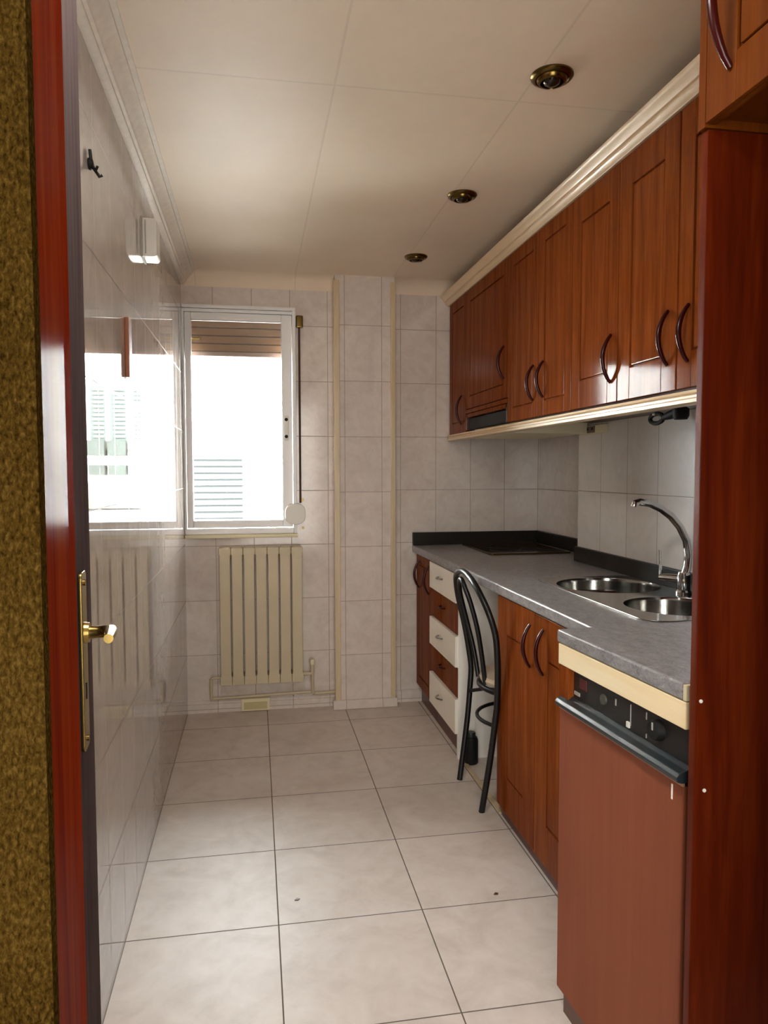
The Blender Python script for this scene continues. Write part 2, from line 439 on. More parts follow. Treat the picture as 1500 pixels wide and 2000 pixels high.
# strap and winder
ss = thing('shutter_strap', 'brown roller shutter strap with white winder box right of the window', 'shutter strap', (.24, YF, 1.06))
MB().box(.236, .247, YF-.008, YF-.005, 1.12, 2.06, .0).build('strap', M['strap'], ss)
mb = MB().box(.225, .262, YF-.022, YF, 2.05, 2.115, .006)
mb.build('strap_guide', M['brass_dark'], ss)
def rrect(cx, cy, w, h, r, n=6):
    out = []
    for sx, sy, a0 in ((1, 1, 0), (-1, 1, PI/2), (-1, -1, PI), (1, -1, 1.5*PI)):
        for i in range(n+1):
            a = a0+i*PI/2/n; out.append((cx+sx*(w/2-r)+r*math.cos(a), cy+sy*(h/2-r)+r*math.sin(a)))
    return out
mb = MB().prism(rrect(.212, 1.062, .108, .112, .045), 'y', YF-.05, YF, bev=.003)
mb.build('winder_box', M['white'], ss)
for zz in (1.135, .985):
    MB().lathe([(0, -.004), (.007, -.004), (.007, 0), (0, 0)], (.254, YF, zz), 'y', 12).build('screw', M['brass_dark'], ss)

# ------------------------------------------------------------------ outside
def rectY(mb, x0, x1, z0, z1, y0, y1): return mb.box(x0, x1, y0, y1, z0, z1)
bl = thing('exterior_building', 'sunlit white house across the courtyard seen through the window', 'building', (0, 20.2, -3))
rectY(MB(), -11, 11, -3, 9.5, 20.0, 20.4).build('wall', M['facade'], bl)
lv = rectY(MB(), -1.75, -.22, .02, 1.80, 19.96, 20.0).build('louvered_shutter', M['louvergap'], bl)
mb = MB(); n = 10
for i in range(n):
    z0 = .06+i*1.72/n; mb.box(-1.74, -.26, 19.90, 19.955, z0, z0+.118, .004)
mb.build('louver_slats', M['louver'], lv)
for (a, b) in ((3.05, 3.42), (2.53, 2.93), (2.13, 2.40)):
    w = rectY(MB(), a, b, 2.1, 3.5, 19.95, 20.0).build('window', M['greenshut'], bl)
    mb = MB()
    for i in range(12): mb.box(a+.03, b-.08, 19.93, 19.95, 2.16+i*.11, 2.22+i*.11)
    mb.build('shutter_slats', M['louver'], w)
    rectY(MB(), a-.04, b, 1.70, 2.08, 19.5, 19.98).build('awning', M['greenbush'], bl)
    rectY(MB(), a-.02, b, 1.20, 1.46, 19.6, 19.98).build('balcony_plants', M['greenbush'], bl)
rectY(MB(), 2.1, 3.9, .35, 1.0, 19.55, 19.97).build('balcony', M['beigewall'], bl)
rectY(MB(), 2.1, 3.9, -.3, .32, 19.5, 19.97).build('lower_balcony', M['greywall'], bl)
struct(MB().box(-14, 14, 4.3, 20.0, -3.1, -3.0), 'floor_courtyard', M['asphalt'], 'pale paved courtyard below the window', 'ground')

struct(MB().box(-2.5, 2.5, 4.14, 5.4, .1, .2), 'trim_bounce_ledge', M['facade'], 'added white ledge outside below the window, bouncing light up to the ceiling', 'ledge')  # unseen slab added to bounce skylight onto the far ceiling

# ------------------------------------------------------------------ left wall objects
ch = thing('wall_mounted_chime', 'small white box mounted high on the left wall', 'door chime', (XL, 2.62, 2.075))
mb = MB().prism([(XL+.004, 2.012), (XL+.044, 2.012), (XL+.05, 2.02), (XL+.05, 2.13), (XL+.044, 2.138), (XL+.004, 2.138)], 'y', 2.60, 2.69, bev=.002)
mb.build('cover', M['white'], ch)
MB().box(XL, XL+.004, 2.595, 2.695, 2.008, 2.142).build('back_plate', M['grey_mark'], ch)
MB().box(XL+.012, XL+.016, 2.597, 2.60, 2.02, 2.13).build('seam', M['grey_mark'], ch)
tag(MB().box(XL, XL+.012, 2.235, 2.29, 1.563, 1.735, .002).build('wall_mounted_strip', M['stickwood'], base=(XL, 2.26, 1.65)), 'slim orange-brown wooden strip hung upright on the left wall', 'wooden strip')
hk = thing('wall_hook', 'small black metal hook high on the left wall near the door', 'hook', (XL, 1.80, 1.985))
MB().lathe([(0, 0), (.012, 0), (.014, .004), (.01, .01), (0, .012)], (XL, 1.80, 1.99), 'x', 16).build('rose', M['black'], hk)
MB().tube([(XL+.005, 1.795, 2.02), (XL+.007, 1.798, 1.99), (XL+.012, 1.80, 1.98), (XL+.024, 1.80, 1.962), (XL+.03, 1.80, 1.966)], .0035, 8).build('prong', M['black'], hk)
MB().tube([(XL+.006, 1.80, 1.985), (XL+.02, 1.785, 1.972), (XL+.024, 1.78, 1.978)], .003, 8).build('prong', M['black'], hk)

# ------------------------------------------------------------------ door leaf
HX, HY, AL, LW = -.2198, .602, math.radians(4.0), .65
dr = thing('door_1', 'dark wooden door leaf opened against the left wall with a brass lever', 'door', (HX, HY, 0), kind='structure', rz=AL)
ORG[dr.name] = Vector((0, 0, 0))
# local frame: +y along the leaf from hinge to free edge, +x towards the room
def L(mb, name, mat, parent): return mb.build(name, mat, parent, base=(0, 0, 0))
L(MB().box(-.038, 0, 0, LW, .008, 2.03, .0025), 'leaf', M['leaf'], dr)
pc = LW-.108
pl = L(MB().prism(rrect(pc, 1.008, .046, .268, .010), 'x', 0.0, .0055, bev=.0015), 'escutcheon', M['brass'], dr)
for zz in (1.125, .89):
    L(MB().lathe([(0, .0055), (.0045, .0055), (.0045, .008), (0, .008)], (0, pc, zz), 'x', 12), 'screw', M['brass_dark'], pl)
L(MB().prism([(pc-.003, .95), (pc+.003, .95), (pc+.003, .975), (pc-.003, .975)], 'x', .0055, .0065), 'keyhole', M['black'], pl)
lev = L(MB().tube([(0.004, pc, 1.05), (.024, pc, 1.05), (.038, pc-.006, 1.052), (.045, pc-.025, 1.056), (.049, pc-.07, 1.061), (.052, pc-.115, 1.064)], [.011, .009, .0095, .009, .0085, .0065], 14), 'lever', M['brass'], dr)
L(MB().lathe([(0, .005), (.016, .005), (.015, .012), (0, .013)], (0, pc, 1.05), 'x', 20), 'lever_rose', M['brass'], lev)
for zz in (.22, 1.0, 1.8):
    L(MB().tube([(.004, -.004, zz-.05), (.004, -.004, zz+.05)], .007, 10), 'hinge', M['brass_dark'], dr)

# ------------------------------------------------------------------ radiator
rad = thing('radiator', 'cream sectioned radiator on the far wall under the window', 'radiator', (.03, 3.93, .165))
RX0, RX1, NS = -.19, .246, 7
pw = (RX1-RX0)/NS
for i in range(NS):
    x0 = RX0+i*pw; mb = MB()
    mb.box(x0+.0045, x0+pw-.0045, 3.868, 3.876, .20, .86, .003)
    mb.box(x0+.0006, x0+pw-.0006, 3.8675, 3.88, .855, .890, .003).box(x0+.0006, x0+pw-.0006, 3.8675, 3.88, .168, .215, .003)
    mb.box(x0+pw/2-.014, x0+pw/2+.014, 3.874, 3.945, .20, .86, .004)
    mb.box(x0+.001, x0+pw-.001, 3.872, 3.945, .83, .893, .008)
    mb.box(x0+.001, x0+pw-.001, 3.872, 3.945, .165, .225, .008)
    mb.box(x0+.004, x0+pw-.004, 3.900, 3.906, .21, .84, .002)
    mb.build('section', M['radiator'], rad)
va = MB().tube([(RX1, 3.91, .20), (.285, 3.91, .20), (.295, 3.91, .205), (.295, 3.91, .255)], .011, 12).build('valve', M['radiator'], rad)
MB().lathe([(0, 0), (.014, 0), (.016, .02), (.012, .028), (0, .028)], (.295, 3.91, .25), 'z', 16).build('valve_cap', M['offwhite'], va)
MB().tube([(.295, 3.91, .20), (.297, 3.925, .09), (.31, 3.93, .083), (.42, 3.94, .083)], .008, 10).build('pipe', M['radiator'], rad)
MB().tube([(RX0, 3.91, .20), (RX0-.04, 3.91, .20), (RX0-.05, 3.915, .19), (RX0-.05, 3.93, .085), (RX0-.04, 3.94, .08), (.295, 3.942, .09)], .008, 10).build('pipe', M['radiator'], rad)
vt = MB().box(-.085, .067, 3.935, 3.972, .004, .070, .003)
wv = thing('floor_vent', 'yellowed vent cover set in the skirting under the radiator', 'vent', (-.01, 3.95, 0))
vt.build('cover', M['offwhite'], wv)
MB().box(-.07, .052, 3.932, 3.936, .014, .052, .001).build('flap', plain('vent_flap', srgb(196, 184, 136), .5), wv)

# ------------------------------------------------------------------ downlights
def lamp(y, label, x=.776):
    d = thing('downlight', label, 'ceiling light', (x, y, ZC), group='brass ceiling spots')
    MB().lathe([(.040, .0), (.0555, .0), (.0555, -.004), (.051, -.009), (.044, -.011), (.040, -.008)], (x, y, ZC), 'z', 40).build('ring', M['brass_dark'], d)
    MB().lathe([(.041, -.001), (.041, -.010), (.036, -.018), (.030, -.020), (.028, -.016), (.028, -.001)], (x, y, ZC), 'z', 40).build('collar', M['brass_dark'], d)
    MB().lathe([(0, -.002), (.027, -.002), (.026, -.014), (.019, -.022), (.009, -.026), (0, -.027)], (x, y, ZC), 'z', 32).build('bulb', M['bulb'], d)
lamp(1.865, 'brass ceiling spot nearest the doorway, largest of the row')
lamp(2.706, 'brass ceiling spot in the middle of the row above the cabinets')
lamp(3.504, 'brass ceiling spot farthest away, near the far wall')

# ------------------------------------------------------------------ cabinet doors (face -X)
def door(X, y0, y1, z0, z1, parent, st=.055, th=.02, mat='cab', name='door', rail=None):
    """framed door, front plane at X"""
    rail = rail or st; g = .005; mb = MB()
    mb.box(X+.008, X+th, y0+.0012, y1-.0012, z0+.001, z1-.001)
    mb.box(X, X+.009, y0+.0012, y0+st, z0+.001, z1-.001, .002)
    mb.box(X, X+.009, y1-st, y1-.0012, z0+.001, z1-.001, .002)
    mb.box(X, X+.009, y0+st, y1-st, z0+.001, z0+rail, .002)
    mb.box(X, X+.009, y0+st, y1-st, z1-rail, z1-.001, .002)
    mb.box(X+.0015, X+.009, y0+st+g, y1-st-g, z0+rail+g, z1-rail-g, .004)
    return mb.build(name, M[mat], parent)
def bow(X, y, z0, z1, parent, out=.027, r=.0058, name='handle'):
    pts = []
    for i in range(15):
        s = i/14; a = s*PI
        pts.append((X-out*math.sin(a)**.8-.001, y, z0+(z1-z0)*s))
    o = MB().tube(pts, [r*(.8+.4*math.sin(i/14*PI)) for i in range(15)], 10).build(name, M['bow'], parent)
    return o

XU, UZ0, UZ1 = 1.06, 1.495, 2.19
def wallcab(y0, y1, label, z0=UZ0, back=XR1):
    c = thing('wall_cabinet', label, 'cabinet', (XU+.2, (y0+y1)/2, z0), group='upper wall cabinets')
    MB().box(XU+.0205, back-.002, y0+.001, y1-.001, z0+.002, UZ1, .001).build('carcass', M['cab_side'], c)
    return c
# corner filler cabinet
c = wallcab(3.612, 3.93, 'upper wall cabinet in the far corner, beside the tiled far wall', UZ0-.008, XR2)
d = door(XU, 3.612, 3.93, UZ0-.008, UZ1, c); bow(XU, 3.69, 1.53, 1.68, d)
# extractor cabinet
c = wallcab(2.992, 3.61, 'upper wall cabinet above the black extractor slot', 1.575, XR2-.16)
d = door(XU, 2.992, 3.61, 1.60, UZ1, c, st=.06); bow(XU, 3.04, 1.685, 1.825, d)
mb = MB().box(XU-.006, XU+.02, 2.995, 3.607, 1.578, 1.597, .003).box(XU, XU+.02, 2.995, 3.607, 1.558, 1.577, .002)
mb.build('lower_rail', M['cab'], c)
MB().box(XU, XU+.3, 2.9925, 3.008, 1.497, 1.575).build('side_panel', M['cab_side'], c)
MB().box(XU, XU+.3, 3.594, 3.609, 1.497, 1.575).build('side_panel', M['cab_side'], c)
hd = thing('range_hood', 'pull-out range hood with black front slot and cream underside over the hob', 'range hood', (1.25, 3.3, 1.455))
MB().box(1.10, 1.435, 3.012, 3.59, 1.452, 1.556, .004).build('body', M['offwhite'], hd)
MB().box(XU+.008, 1.10, 3.012, 3.59, 1.498, 1.553, .004).build('front_slot', M['black'], hd)
# double, single, double
c = wallcab(2.357, 2.99, 'double-door upper wall cabinet next to the extractor unit')
d = door(XU, 2.655, 2.99, UZ0, UZ1, c); bow(XU, 2.70, 1.56, 1.695, d)
d = door(XU, 2.357, 2.652, UZ0, UZ1, c); bow(XU, 2.60, 1.563, 1.697, d)
c = wallcab(2.036, 2.355, 'single-door upper wall cabinet between the two double ones')
d = door(XU, 2.036, 2.355, UZ0, UZ1, c, rail=.09, st=.062); bow(XU, 2.074, 1.555, 1.698, d)
c = wallcab(1.41, 2.034, 'double-door upper wall cabinet nearest the tall mahogany panel')
d = door(XU, 1.726, 2.034, UZ0, UZ1, c, rail=.09, st=.07); bow(XU, 1.765, 1.563, 1.703, d)
d = door(XU, 1.41, 1.723, UZ0, UZ1, c, rail=.09, st=.062); bow(XU, 1.673, 1.56, 1.70, d)
# crown and light rail
cp = [(1.08, 2.192), (1.056, 2.192), (1.053, 2.196), (1.046, 2.200), (1.042, 2.209), (1.042, 2.214), (1.036, 2.216), (1.031, 2.224), (1.022, 2.232), (1.017, 2.236), (1.015, 2.244), (1.08, 2.244)]
tag(MB().prism(cp, 'y', 1.12, 3.965).build('crown_moulding', M['mould']), 'cream stepped crown moulding running along the top of the upper cabinets', 'moulding')
cp = [(1.078, 1.452), (1.078, 1.4855), (1.048, 1.4855), (1.046, 1.478), (1.053, 1.474), (1.053, 1.468), (1.046, 1.464), (1.047, 1.456), (1.054, 1.452)]
tag(MB().prism(cp, 'y', 1.12, 3.93).build('light_rail', M['mould']), 'narrow cream moulding running along the bottom of the upper cabinets', 'moulding')

# tall fridge housing
tp = thing('tall_side_panel', 'tall dark red mahogany side panel in the right foreground', 'panel', (1.06, 1.11, 0))
MB().box(.7235, XR1-.002, 1.10, 1.1165, 0, 1.838, .0015).build('board', M['tall'], tp)
for (x, zz) in ((.7335, .903), (.7435, .749)):
    MB().lathe([(0, .002), (.0032, .002), (.0032, -.0015), (0, -.0025)], (x, 1.10, zz), 'y', 12).build('screw_cap', M['white'], tp)
oc = thing('overhead_cabinet', 'honey brown cabinet over the empty fridge niche, top right', 'cabinet', (1.0, .85, 1.84))
mb = MB().box(.7165, XR1-.002, 1.098, 1.1165, 1.839, 2.30, .001).box(.738, XR1-.002, .60, .616, 1.845, 2.30).box(.738, XR1-.002, .616, 1.098, 1.853, 1.868).box(.738, XR1-.002, .616, 1.098, 2.285, 2.30).box(1.40, XR1-.002, .616, 1.098, 1.868, 2.285)
mb.build('carcass', M['honey'], oc)
d = door(.715, .60, 1.096, 1.842, 2.30, oc, st=.075, mat='honey')
pts = [(.715-.034*math.sin(i/14*PI)**.8-.001, 1.033+.0*i, 1.897+.21*i/14) for i in range(15)]
MB().tube(pts, [.0066*(.8+.4*math.sin(i/14*PI)) for i in range(15)], 10).build('handle', M['bow'], d)

# ------------------------------------------------------------------ base units
XB = .88
# corner base
bc = thing('base_cabinet', 'narrow base cabinet in the far corner by the tiled wall', 'cabinet', (1.2, 3.78, 0), group='base cabinets')
MB().box(XB+.021, XR2-.005, 3.603, 3.955, .10, .838).build('carcass', M['cab_side'], bc)
MB().box(XB+.03, XB+.045, 3.603, 3.955, 0, .10).build('plinth', M['plinth'], bc)
d = door(XB, 3.605, 3.955, .105, .835, bc); bow(XB, 3.885, .653, .80, d); 
bow(XB, 3.66, .653, .80, d)
# drawers
du = thing('drawer_unit', 'drawer unit with alternating cream and brown fronts left of the chair', 'drawer unit', (1.2, 3.35, 0))
MB().box(XB+.021, XR1-.005, 3.128, 3.600, .10, .838).build('carcass', M['cab_side'], du)
MB().box(XB+.002, XR1-.005, 3.108, 3.127, .0, .838).build('side_panel', M['melamine'], du)
MB().box(XB+.03, XB+.045, 3.128, 3.60, 0, .10).build('plinth', M['plinth'], du)
zs = [(.112, .272, 'cream'), (.274, .412, 'cab'), (.414, .556, 'cream'), (.558, .700, 'cab'), (.702, .836, 'cream')]
for z0, z1, m in zs:
    pr = .012 if m == 'cream' else .0
    f = MB().box(XB-pr, XB+.02, 3.112, 3.598, z0+.001, z1-.001, .003).build('drawer', M[m], du)
    lab(f, 'cream drawer front' if m == 'cream' else 'brown drawer front')
    zc = (z0+z1)/2+.01
    pts = [(XB-pr-.022*math.sin(i/10*PI)**.7, 3.33+.075*i/10*1.0, zc) for i in range(11)]
    MB().tube(pts, .0042, 8).build('handle', M['steel'] if m == 'cream' else M['bow'], f)
# sink base
sb = thing('base_cabinet', 'double-door base cabinet under the sink, right of the chair', 'cabinet', (1.2, 2.2, 0), group='base cabinets')
mb = MB().box(XB+.021, XR1-.03, 2.554, 2.572, .10, .838).box(XB+.021, XR1-.03, 1.86, 1.878, .10, .838).box(XB+.021, XR1-.03, 1.878, 2.554, .10, .118).box(XR1-.035, XR1-.02, 1.878, 2.554, .118, .838).box(XB+.021, XB+.04, 1.878, 2.554, .80, .838)
mb.build('carcass', M['cab_side'], sb)
MB().box(XB+.02, XB+.035, 1.86, 2.572, 0, .10).build('plinth', M['plinth'], sb)
d = door(XB, 2.206, 2.573, .05, .835, sb, st=.10, rail=.13); bow(XB, 2.245, .648, .79, d, out=.025)
d = door(XB, 1.86, 2.203, .05, .835, sb, st=.10, rail=.13); bow(XB, 2.135, .652, .796, d, out=.025)
# floor strip in front of knee space
tag(MB().box(XB+.01, XB+.03, 2.575, 3.107, 0, .006, .001).build('trim_floor_strip', M['trimwood']), 'narrow worn strip on the floor across the knee space', 'trim', kind='structure')
# canister
cn = thing('canister', 'small black canister on the floor behind the chair leg', 'canister', (.928, 3.06, 0))
MB().lathe([(0, 0), (.028, 0), (.031, .004), (.031, .105), (.026, .118), (0, .118)], (.928, 3.06, 0), 'z', 24).build('body', M['black'], cn)
MB().lathe([(0, .118), (.02, .118), (.02, .136), (.017, .14), (0, .14)], (.928, 3.06, 0), 'z', 20).build('cap', M['handlebar'], cn)

# ------------------------------------------------------------------ worktop, hob, sink, tap
TOP = .88
def circ(cx, cy, r, n=40): return [(cx+r*math.cos(2*PI*i/n), cy+r*math.sin(2*PI*i/n)) for i in range(n)]
B1, B2 = (1.235, 2.415, .178), (1.255, 2.0, .160)
wt = thing('worktop', 'long grey granite-look worktop holding the sink and hob', 'worktop', (1.15, 2.8, TOP-.04))
outer = [(.870, 1.66), (XR1-.002, 1.66), (XR1-.002, YS-.002), (XR2-.002, YS-.002), (XR2-.002, YF-.002), (.858, YF-.002)]
MB().plate(outer, [circ(B1[0], B1[1], B1[2]+.006), circ(B2[0], B2[1], B2[2]+.006)], TOP-.04, TOP, bev=.008).build('top', M['granite'], wt)
mb = MB().box(.858, XR2-.002, YF-.024, YF-.002, TOP+.0005, .95, .003).box(XR2-.022, XR2-.002, YS, YF-.024, TOP+.0005, .95, .003).box(XR1-.02, XR1-.002, 1.66, YS-.002, TOP+.0005, .947, .003)
mb.build('upstand', M['upstand'], wt)
hb = thing('hob', 'black glass hob set in the far end of the worktop', 'hob', (1.34, 3.64, TOP))
MB().prism(rrect(1.335, 3.655, .41, .50, .012), 'z', TOP+.0005, TOP+.007, bev=.002).build('glass', M['hob'], hb)
mb = MB().plate(rrect(1.335, 3.655, .418, .508, .014), [rrect(1.335, 3.655, .408, .498, .011)], TOP+.0003, TOP+.008, bev=.001)
mb.build('frame', M['brass_dark'], hb)
for cx, cy, r in ((1.25, 3.55, .075), (1.42, 3.54, .09), (1.25, 3.77, .09), (1.42, 3.77, .075)):
    mb = MB().plate(circ(cx, cy, r), [circ(cx, cy, r-.003)], TOP+.0068, TOP+.0074, bev=.0001); mb.build('burner_ring', plain('burner_ring', srgb(54, 36, 26), .2), hb)
sk = thing('sink', 'stainless steel double-bowl sink in the grey worktop', 'sink', (1.23, 2.2, TOP))
MB().plate(rrect(1.232, 2.215, .385, .83, .06), [circ(*B1), circ(*B2)], TOP+.0006, TOP+.0035, bev=.0012).build('rim', M['steel'], sk)
for nm, (cx, cy, r), dep in (('large', B1, .15), ('small', B2, .13)):
    pr = [(r+.003, .0025), (r, .001), (r-.002, -.01), (r-.006, -dep*.75), (r-.025, -dep*.95), (r-.06, -dep), (.03, -dep-.004), (0.001, -dep-.004),
          (.001, -dep-.006), (.03, -dep-.006), (r-.06, -dep-.003), (r-.022, -dep*.96), (r-.002, -dep*.75), (r+.002, -.01)]
    bo = MB().lathe(pr, (cx, cy, TOP), 'z', 48).build('bowl', M['steel'], sk)
    MB().lathe([(0, -dep-.003), (.028, -dep-.003), (.028, -dep+.0), (.022, -dep+.002), (0, -dep)], (cx, cy, TOP), 'z', 24).build('drain', M['chrome'], bo)
fc = thing('faucet', 'chrome swan-neck mixer tap behind the sink', 'faucet', (1.395, 2.20, TOP))
MB().lathe([(0, 0), (.026, 0), (.026, .006), (.021, .012), (.021, .06), (.018, .07), (0, .07)], (1.395, 2.20, TOP+.0036), 'z', 24).build('body', M['chrome'], fc)
MB().tube([(1.395, 2.20, .93), (1.408, 2.20, .97), (1.412, 2.20, 1.01), (1.402, 2.2, 1.06), (1.377, 2.2, 1.105), (1.345, 2.2, 1.140), (1.307, 2.2, 1.166), (1.268, 2.2, 1.183), (1.232, 2.2, 1.188), (1.217, 2.2, 1.184), (1.214, 2.2, 1.172)], [.015, .0145, .014, .0135, .013, .0128, .0125, .0122, .0122, .0125, .0125], 14).build('spout', M['chrome'], fc)
lv = MB().tube([(1.395, 2.20, .93), (1.375, 2.255, .928), (1.362, 2.285, .926)], [.016, .014, .012], 14).build('side_arm', M['chrome'], fc)
MB().tube([(1.362, 2.285, .922), (1.362, 2.287, .97), (1.361, 2.289, 1.02)], [.006, .005, .0045], 10).build('lever', M['chrome'], lv)

# ------------------------------------------------------------------ dishwasher (pulled out, slightly skewed)
DW = thing('dishwasher', 'slim dishwasher with brown door and black control strip, pulled out a little', 'dishwasher', (.70, 1.60, 0), rz=math.radians(4.4))
ORG[DW.name] = Vector((0, 0, 0))
def D(mb, name, mat, parent): return mb.build(name, mat, parent, base=(0, 0, 0))
DL = .462                                        # width along local -y
D(MB().box(.02, .56, -DL, -.002, .02, .838, .003), 'body', M['cab_side'], DW)
door_p = D(MB().box(0, .02, -DL+.008, -.002, .055, .735, .003), 'door', M['dw_door'], DW)
D(MB().box(-.0015, .004, -DL+.008, -.002, .735, .741, .0005), 'top_edge', plain('door_edge', srgb(176, 128, 108), .4), door_p)
cp = D(MB().box(.012, .03, -DL+.002, -.045, .745, .836, .002), 'control_panel', M['control'], DW)
D(MB().box(-.002, .025, -.045, -.001, .741, .838, .002), 'side_cheek', M['cab'], DW)
D(MB().prism([(.03, .745), (.03, .772), (.010, .772), (.002, .766), (-.012, .762), (-.018, .755), (-.016, .746), (-.006, .743)], 'y', -DL+.002, -.012, bev=.0015), 'handle_bar', M['handlebar'], cp)
D(MB().box(.0095, .013, -.105, -.075, .80, .825, .001), 'power_button', M['red_btn'], cp)
D(MB().box(.0095, .013, -.075, -.052, .780, .788, .0005), 'logo_plate', M['grey_mark'], cp)
D(MB().lathe([(0, -.004), (.011, -.004), (.012, .002), (0, .002)], (.012, -.175, .805), 'x', 20), 'program_dial', plain('dial', srgb(74, 76, 70), .4), cp)
D(MB().box(.0105, .013, -.222, -.219, .806, .820), 'print_mark', M['grey_mark'], cp)
D(MB().box(.0105, .013, -.275, -.2735, .782, .825), 'divider', M['grey_mark'], cp)
D(MB().box(.0085, .013, -.272, -.262, .776, .788, .001), 'small_button', M['white'], cp)
D(MB().box(.0105, .013, -.328, -.326, .812, .826), 'print_mark', M['grey_mark'], cp)
D(MB().box(.0105, .013, -.328, -.326, .776, .784), 'print_mark', M['grey_mark'], cp)
kn = D(MB().lathe([(0, -.014), (.017, -.014), (.021, .002), (0, .002)], (.012, -.365, .805), 'x', 24), 'program_knob', M['black'], cp)
D(MB().box(-.003, -.0015, -.367, -.363, .806, .82), 'pointer', M['grey_mark'], kn)
D(MB().box(.01, .03, -DL+.01, -.02, .0, .054), 'plinth', M['plinth'], DW)
D(MB().box(-.004, .56, -DL, -.001, .8395, .888, .002), 'top_board', M['cream_wood'], DW)
ext = thing('worktop_piece', 'short grey worktop piece lying on top of the dishwasher', 'worktop', (.70, 1.60, .889), rz=math.radians(4.4))
ORG[ext.name] = Vector((0, 0, 0.889))
MB().plate([(-.006, -.452), (.57, -.452), (.57, 0), (-.006, 0)], [], .889, .921, bev=.006).build('slab', M['granite'], ext)
MB().box(-.004, .01, -.462, -.4535, .890, .918, .001).build('end_strip', M['offwhite'], ext)

D(MB().box(-.0008, .001, -DL+.036, -DL+.040, .700, .728), 'edge_chip', M['cream'], door_p)

# flecks on the floor
for (x, y, lbl) in ((.71, 2.076, 'tiny dark fleck lying on the floor tile in front of the dishwasher'), (.111, 2.154, 'tiny dark fleck lying on the middle floor tiles, left of the other')):
    f = thing('paint_fleck', lbl, 'fleck', (x, y, 0), group='flecks on the floor')
    MB().prism([(x-.008, y-.004), (x+.004, y-.006), (x+.009, y+.001), (x, y+.006)], 'z', .0002, .0022, bev=.0004).build('chip', M['plinth'], f)

# ------------------------------------------------------------------ chair
kc = thing('kitchen_chair', 'black bentwood-style metal chair tucked under the worktop', 'chair', (1.06, 2.72, 0))
def smooth_pts(P, n=6):
    out = []; P = [Vector(p) for p in P]
    for i in range(len(P)-1):
        p0, p1, p2, p3 = P[max(i-1, 0)], P[i], P[i+1], P[min(i+2, len(P)-1)]
        for k in range(n):
            t = k/n
            out.append(.5*((2*p1)+(-p0+p2)*t+(2*p0-5*p1+4*p2-p3)*t*t+(-p0+3*p1-3*p2+p3)*t**3))
    out.append(P[-1]); return out
hoop = [(.885, 2.93, .41), (.888, 2.935, .47), (.877, 2.935, .55), (.856, 2.925, .65), (.82, 2.90, .78), (.800, 2.855, .862), (.793, 2.77, .897), (.793, 2.68, .897),
        (.797, 2.575, .865), (.82, 2.51, .79), (.846, 2.497, .70), (.856, 2.50, .60), (.864, 2.52, .50), (.868, 2.54, .41)]
MB().tube(smooth_pts(hoop), .0118, 12).build('back_hoop', M['chairblack'], kc)
MB().tube(smooth_pts([(.885, 2.93, .415), (.868, 2.918, .25), (.83, 2.898, .0)]), .0118, 12).build('leg', M['chairblack'], kc)
MB().tube(smooth_pts([(.868, 2.54, .415), (.855, 2.57, .22), (.832, 2.602, .0)]), .0118, 12).build('leg', M['chairblack'], kc)
for y in (2.62, 2.94):
    MB().tube(smooth_pts([(1.18, (y+2.78)/2, .43), (1.21, y, .22), (1.235, y, .0)]), .0118, 12).build('leg', M['chairblack'], kc)
ih = [(.892, 2.845, .45), (.878, 2.865, .56), (.853, 2.875, .67), (.822, 2.862, .78), (.805, 2.825, .845), (.80, 2.775, .862), (.806, 2.745, .83), (.826, 2.735, .77), (.853, 2.735, .67), (.874, 2.742, .56), (.892, 2.752, .445)]
MB().tube(smooth_pts(ih), .0098, 10).build('inner_hoop', M['chairblack'], kc)
cx, cy = 1.07, 2.78
MB().tube([(cx+.185*math.cos(a), cy+.19*math.sin(a), .43) for a in [i*2*PI/40 for i in range(40)]], .0115, 10, closed=True).build('seat_ring', M['chairblack'], kc)
MB().lathe([(0, 0), (.17, 0), (.182, .006), (.186, .018), (.18, .032), (.16, .04), (0, .042)], (cx, cy, .441), 'z', 40).build('seat', M['seat'], kc)
MB().tube([(cx-.02+.175*math.cos(a), cy+.175*math.sin(a), .30) for a in [i*2*PI/40 for i in range(40)]], .0075, 10, closed=True).build('stretcher_ring', M['chairblack'], kc)
MB().tube(smooth_pts([(.876, 2.915, .37), (.93, 2.83, .40), (.95, 2.73, .41), (.93, 2.63, .40), (.862, 2.555, .37)]), .0075, 10).build('brace', M['chairblack'], kc)

# ------------------------------------------------------------------ sockets and spot under the cabinets
so = thing('wall_socket', 'cream double wall socket under the upper cabinets by the sink wall', 'socket', (XR1, 2.97, 1.48))
MB().box(XR1-.016, XR1-.001, 2.85, 3.085, 1.449, 1.485, .003).build('plate', M['offwhite'], so)
MB().box(XR1-.018, XR1-.0155, 2.94, 3.03, 1.453, 1.481, .001).build('insert', M['socketdark'], so)
for y in (2.962, 3.005):
    MB().lathe([(0, -.0015), (.006, -.0015), (.006, .001), (0, .001)], (XR1-.018, y, 1.47), 'x', 12).build('hole', M['black'], so)
sp = thing('spotlight', 'black metal clip spotlight under the upper cabinets beside the tall panel', 'spotlight', (1.35, 2.2, 1.45))
MB().tube([(1.36+.0*math.cos(a), 2.325+.042*math.cos(a), 1.468+.016*math.sin(a)) for a in [i*2*PI/24 for i in range(24)]], .0075, 8, closed=True).build('ring', M['black'], sp)
MB().tube([(1.36, 2.285, 1.468), (1.36, 2.24, 1.474), (1.36, 2.19, 1.484)], [.009, .015, .013], 10).build('arm', M['black'], sp)
MB().lathe([(0, 0), (.02, 0), (.026, .012), (.026, .034), (.018, .04), (0, .04)], (1.36, 2.18, 1.455), 'z', 20).build('head', M['black'], sp)
MB().lathe([(0, 0), (.006, .001), (.007, .007), (0, .01)], (1.353, 2.33, 1.478), 'z', 12).build('bulb', M['white'], sp)

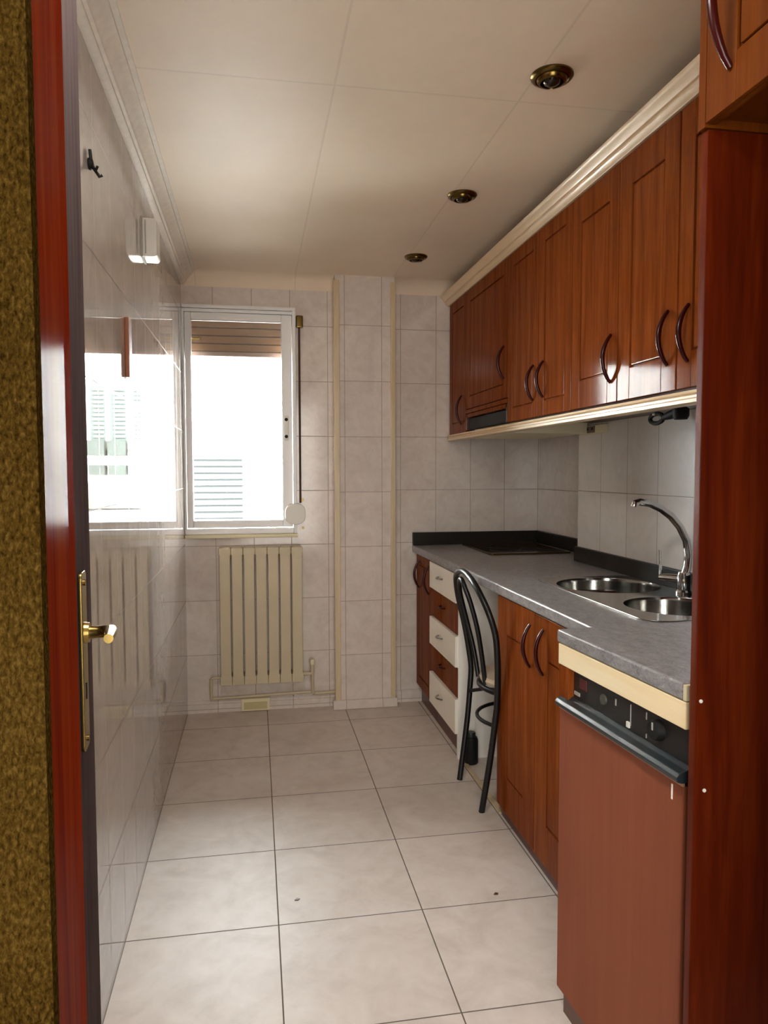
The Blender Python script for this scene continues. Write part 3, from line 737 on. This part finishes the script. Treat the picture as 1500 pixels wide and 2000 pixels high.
# ------------------------------------------------------------------ light
w = bpy.data.worlds.new('sky'); sc.world = w; w.use_nodes = True
bg = next(n for n in w.node_tree.nodes if n.type == 'BACKGROUND')
bg.inputs['Color'].default_value = (.94, .975, 1.0, 1); bg.inputs['Strength'].default_value = 36.0
la = bpy.data.lights.new('window_portal', 'AREA'); la.shape = 'RECTANGLE'; la.size = .60; la.size_y = 1.22
la.cycles.is_portal = True
lo = bpy.data.objects.new('window_portal', la); COL.objects.link(lo)
lo.location = (-.07, YF+.16, 1.55); lo.rotation_euler = (-PI/2, 0, 0)
sl = bpy.data.lights.new('sun', 'SUN'); sl.energy = 115; sl.angle = math.radians(3); sl.color = (1, .97, .92)
so_ = bpy.data.objects.new('sun', sl); COL.objects.link(so_)
so_.rotation_euler = (math.radians(42), 0, math.radians(-25)); so_.location = (0, -3, 8)
hl = bpy.data.lights.new('hallway_fill', 'AREA'); hl.shape = 'RECTANGLE'; hl.size = 1.7; hl.size_y = 1.8; hl.energy = 66; hl.color = (1, .965, .90)  # added fill behind the camera, raises the overall room brightness
ho = bpy.data.objects.new('hallway_fill', hl); COL.objects.link(ho); ho.location = (-.05, -1.5, 1.25); ho.rotation_euler = (PI/2, 0, math.radians(-6))

kl = bpy.data.lights.new('kitchen_fill', 'AREA'); kl.shape = 'RECTANGLE'; kl.size = .25; kl.size_y = .5; kl.energy = 13; kl.color = (1, .965, .92)  # out-of-view fill added near the doorway to brighten cabinets and worktop
ko = bpy.data.objects.new('kitchen_fill', kl); COL.objects.link(ko); ko.location = (-.08, .92, 2.30)

# ------------------------------------------------------------------ camera
F, YAW, PIT, ROLL = 1430.33, .17446, .055816, -.001895
cam = bpy.data.cameras.new('camera'); cam.sensor_fit = 'HORIZONTAL'; cam.sensor_width = 36; cam.lens = F/1500*36
cam.clip_start = .05; cam.clip_end = 200
co = bpy.data.objects.new('camera', cam); COL.objects.link(co)
fw = Vector((math.sin(YAW)*math.cos(PIT), math.cos(YAW)*math.cos(PIT), -math.sin(PIT)))
rt = Vector((math.cos(YAW), -math.sin(YAW), 0)); up = rt.cross(fw)
r = rt*math.cos(ROLL)+up*math.sin(ROLL); u = -rt*math.sin(ROLL)+up*math.cos(ROLL)
mt = Matrix((r, u, -fw)).transposed().to_4x4(); mt.translation = Vector((0, 0, 1.29))
co.matrix_world = mt
sc.camera = co
sc.cycles.max_bounces = 10; sc.cycles.diffuse_bounces = 8; sc.cycles.glossy_bounces = 5; sc.cycles.transparent_max_bounces = 8
sc.cycles.sample_clamp_indirect = 60; sc.cycles.caustics_reflective = False; sc.cycles.caustics_refractive = False
vs = sc.view_settings
sc.display_settings.display_device = 'sRGB'
vs.view_transform = 'Standard'; vs.look = 'None'; vs.gamma = 1; vs.use_curve_mapping = False
vs.exposure = 0.28
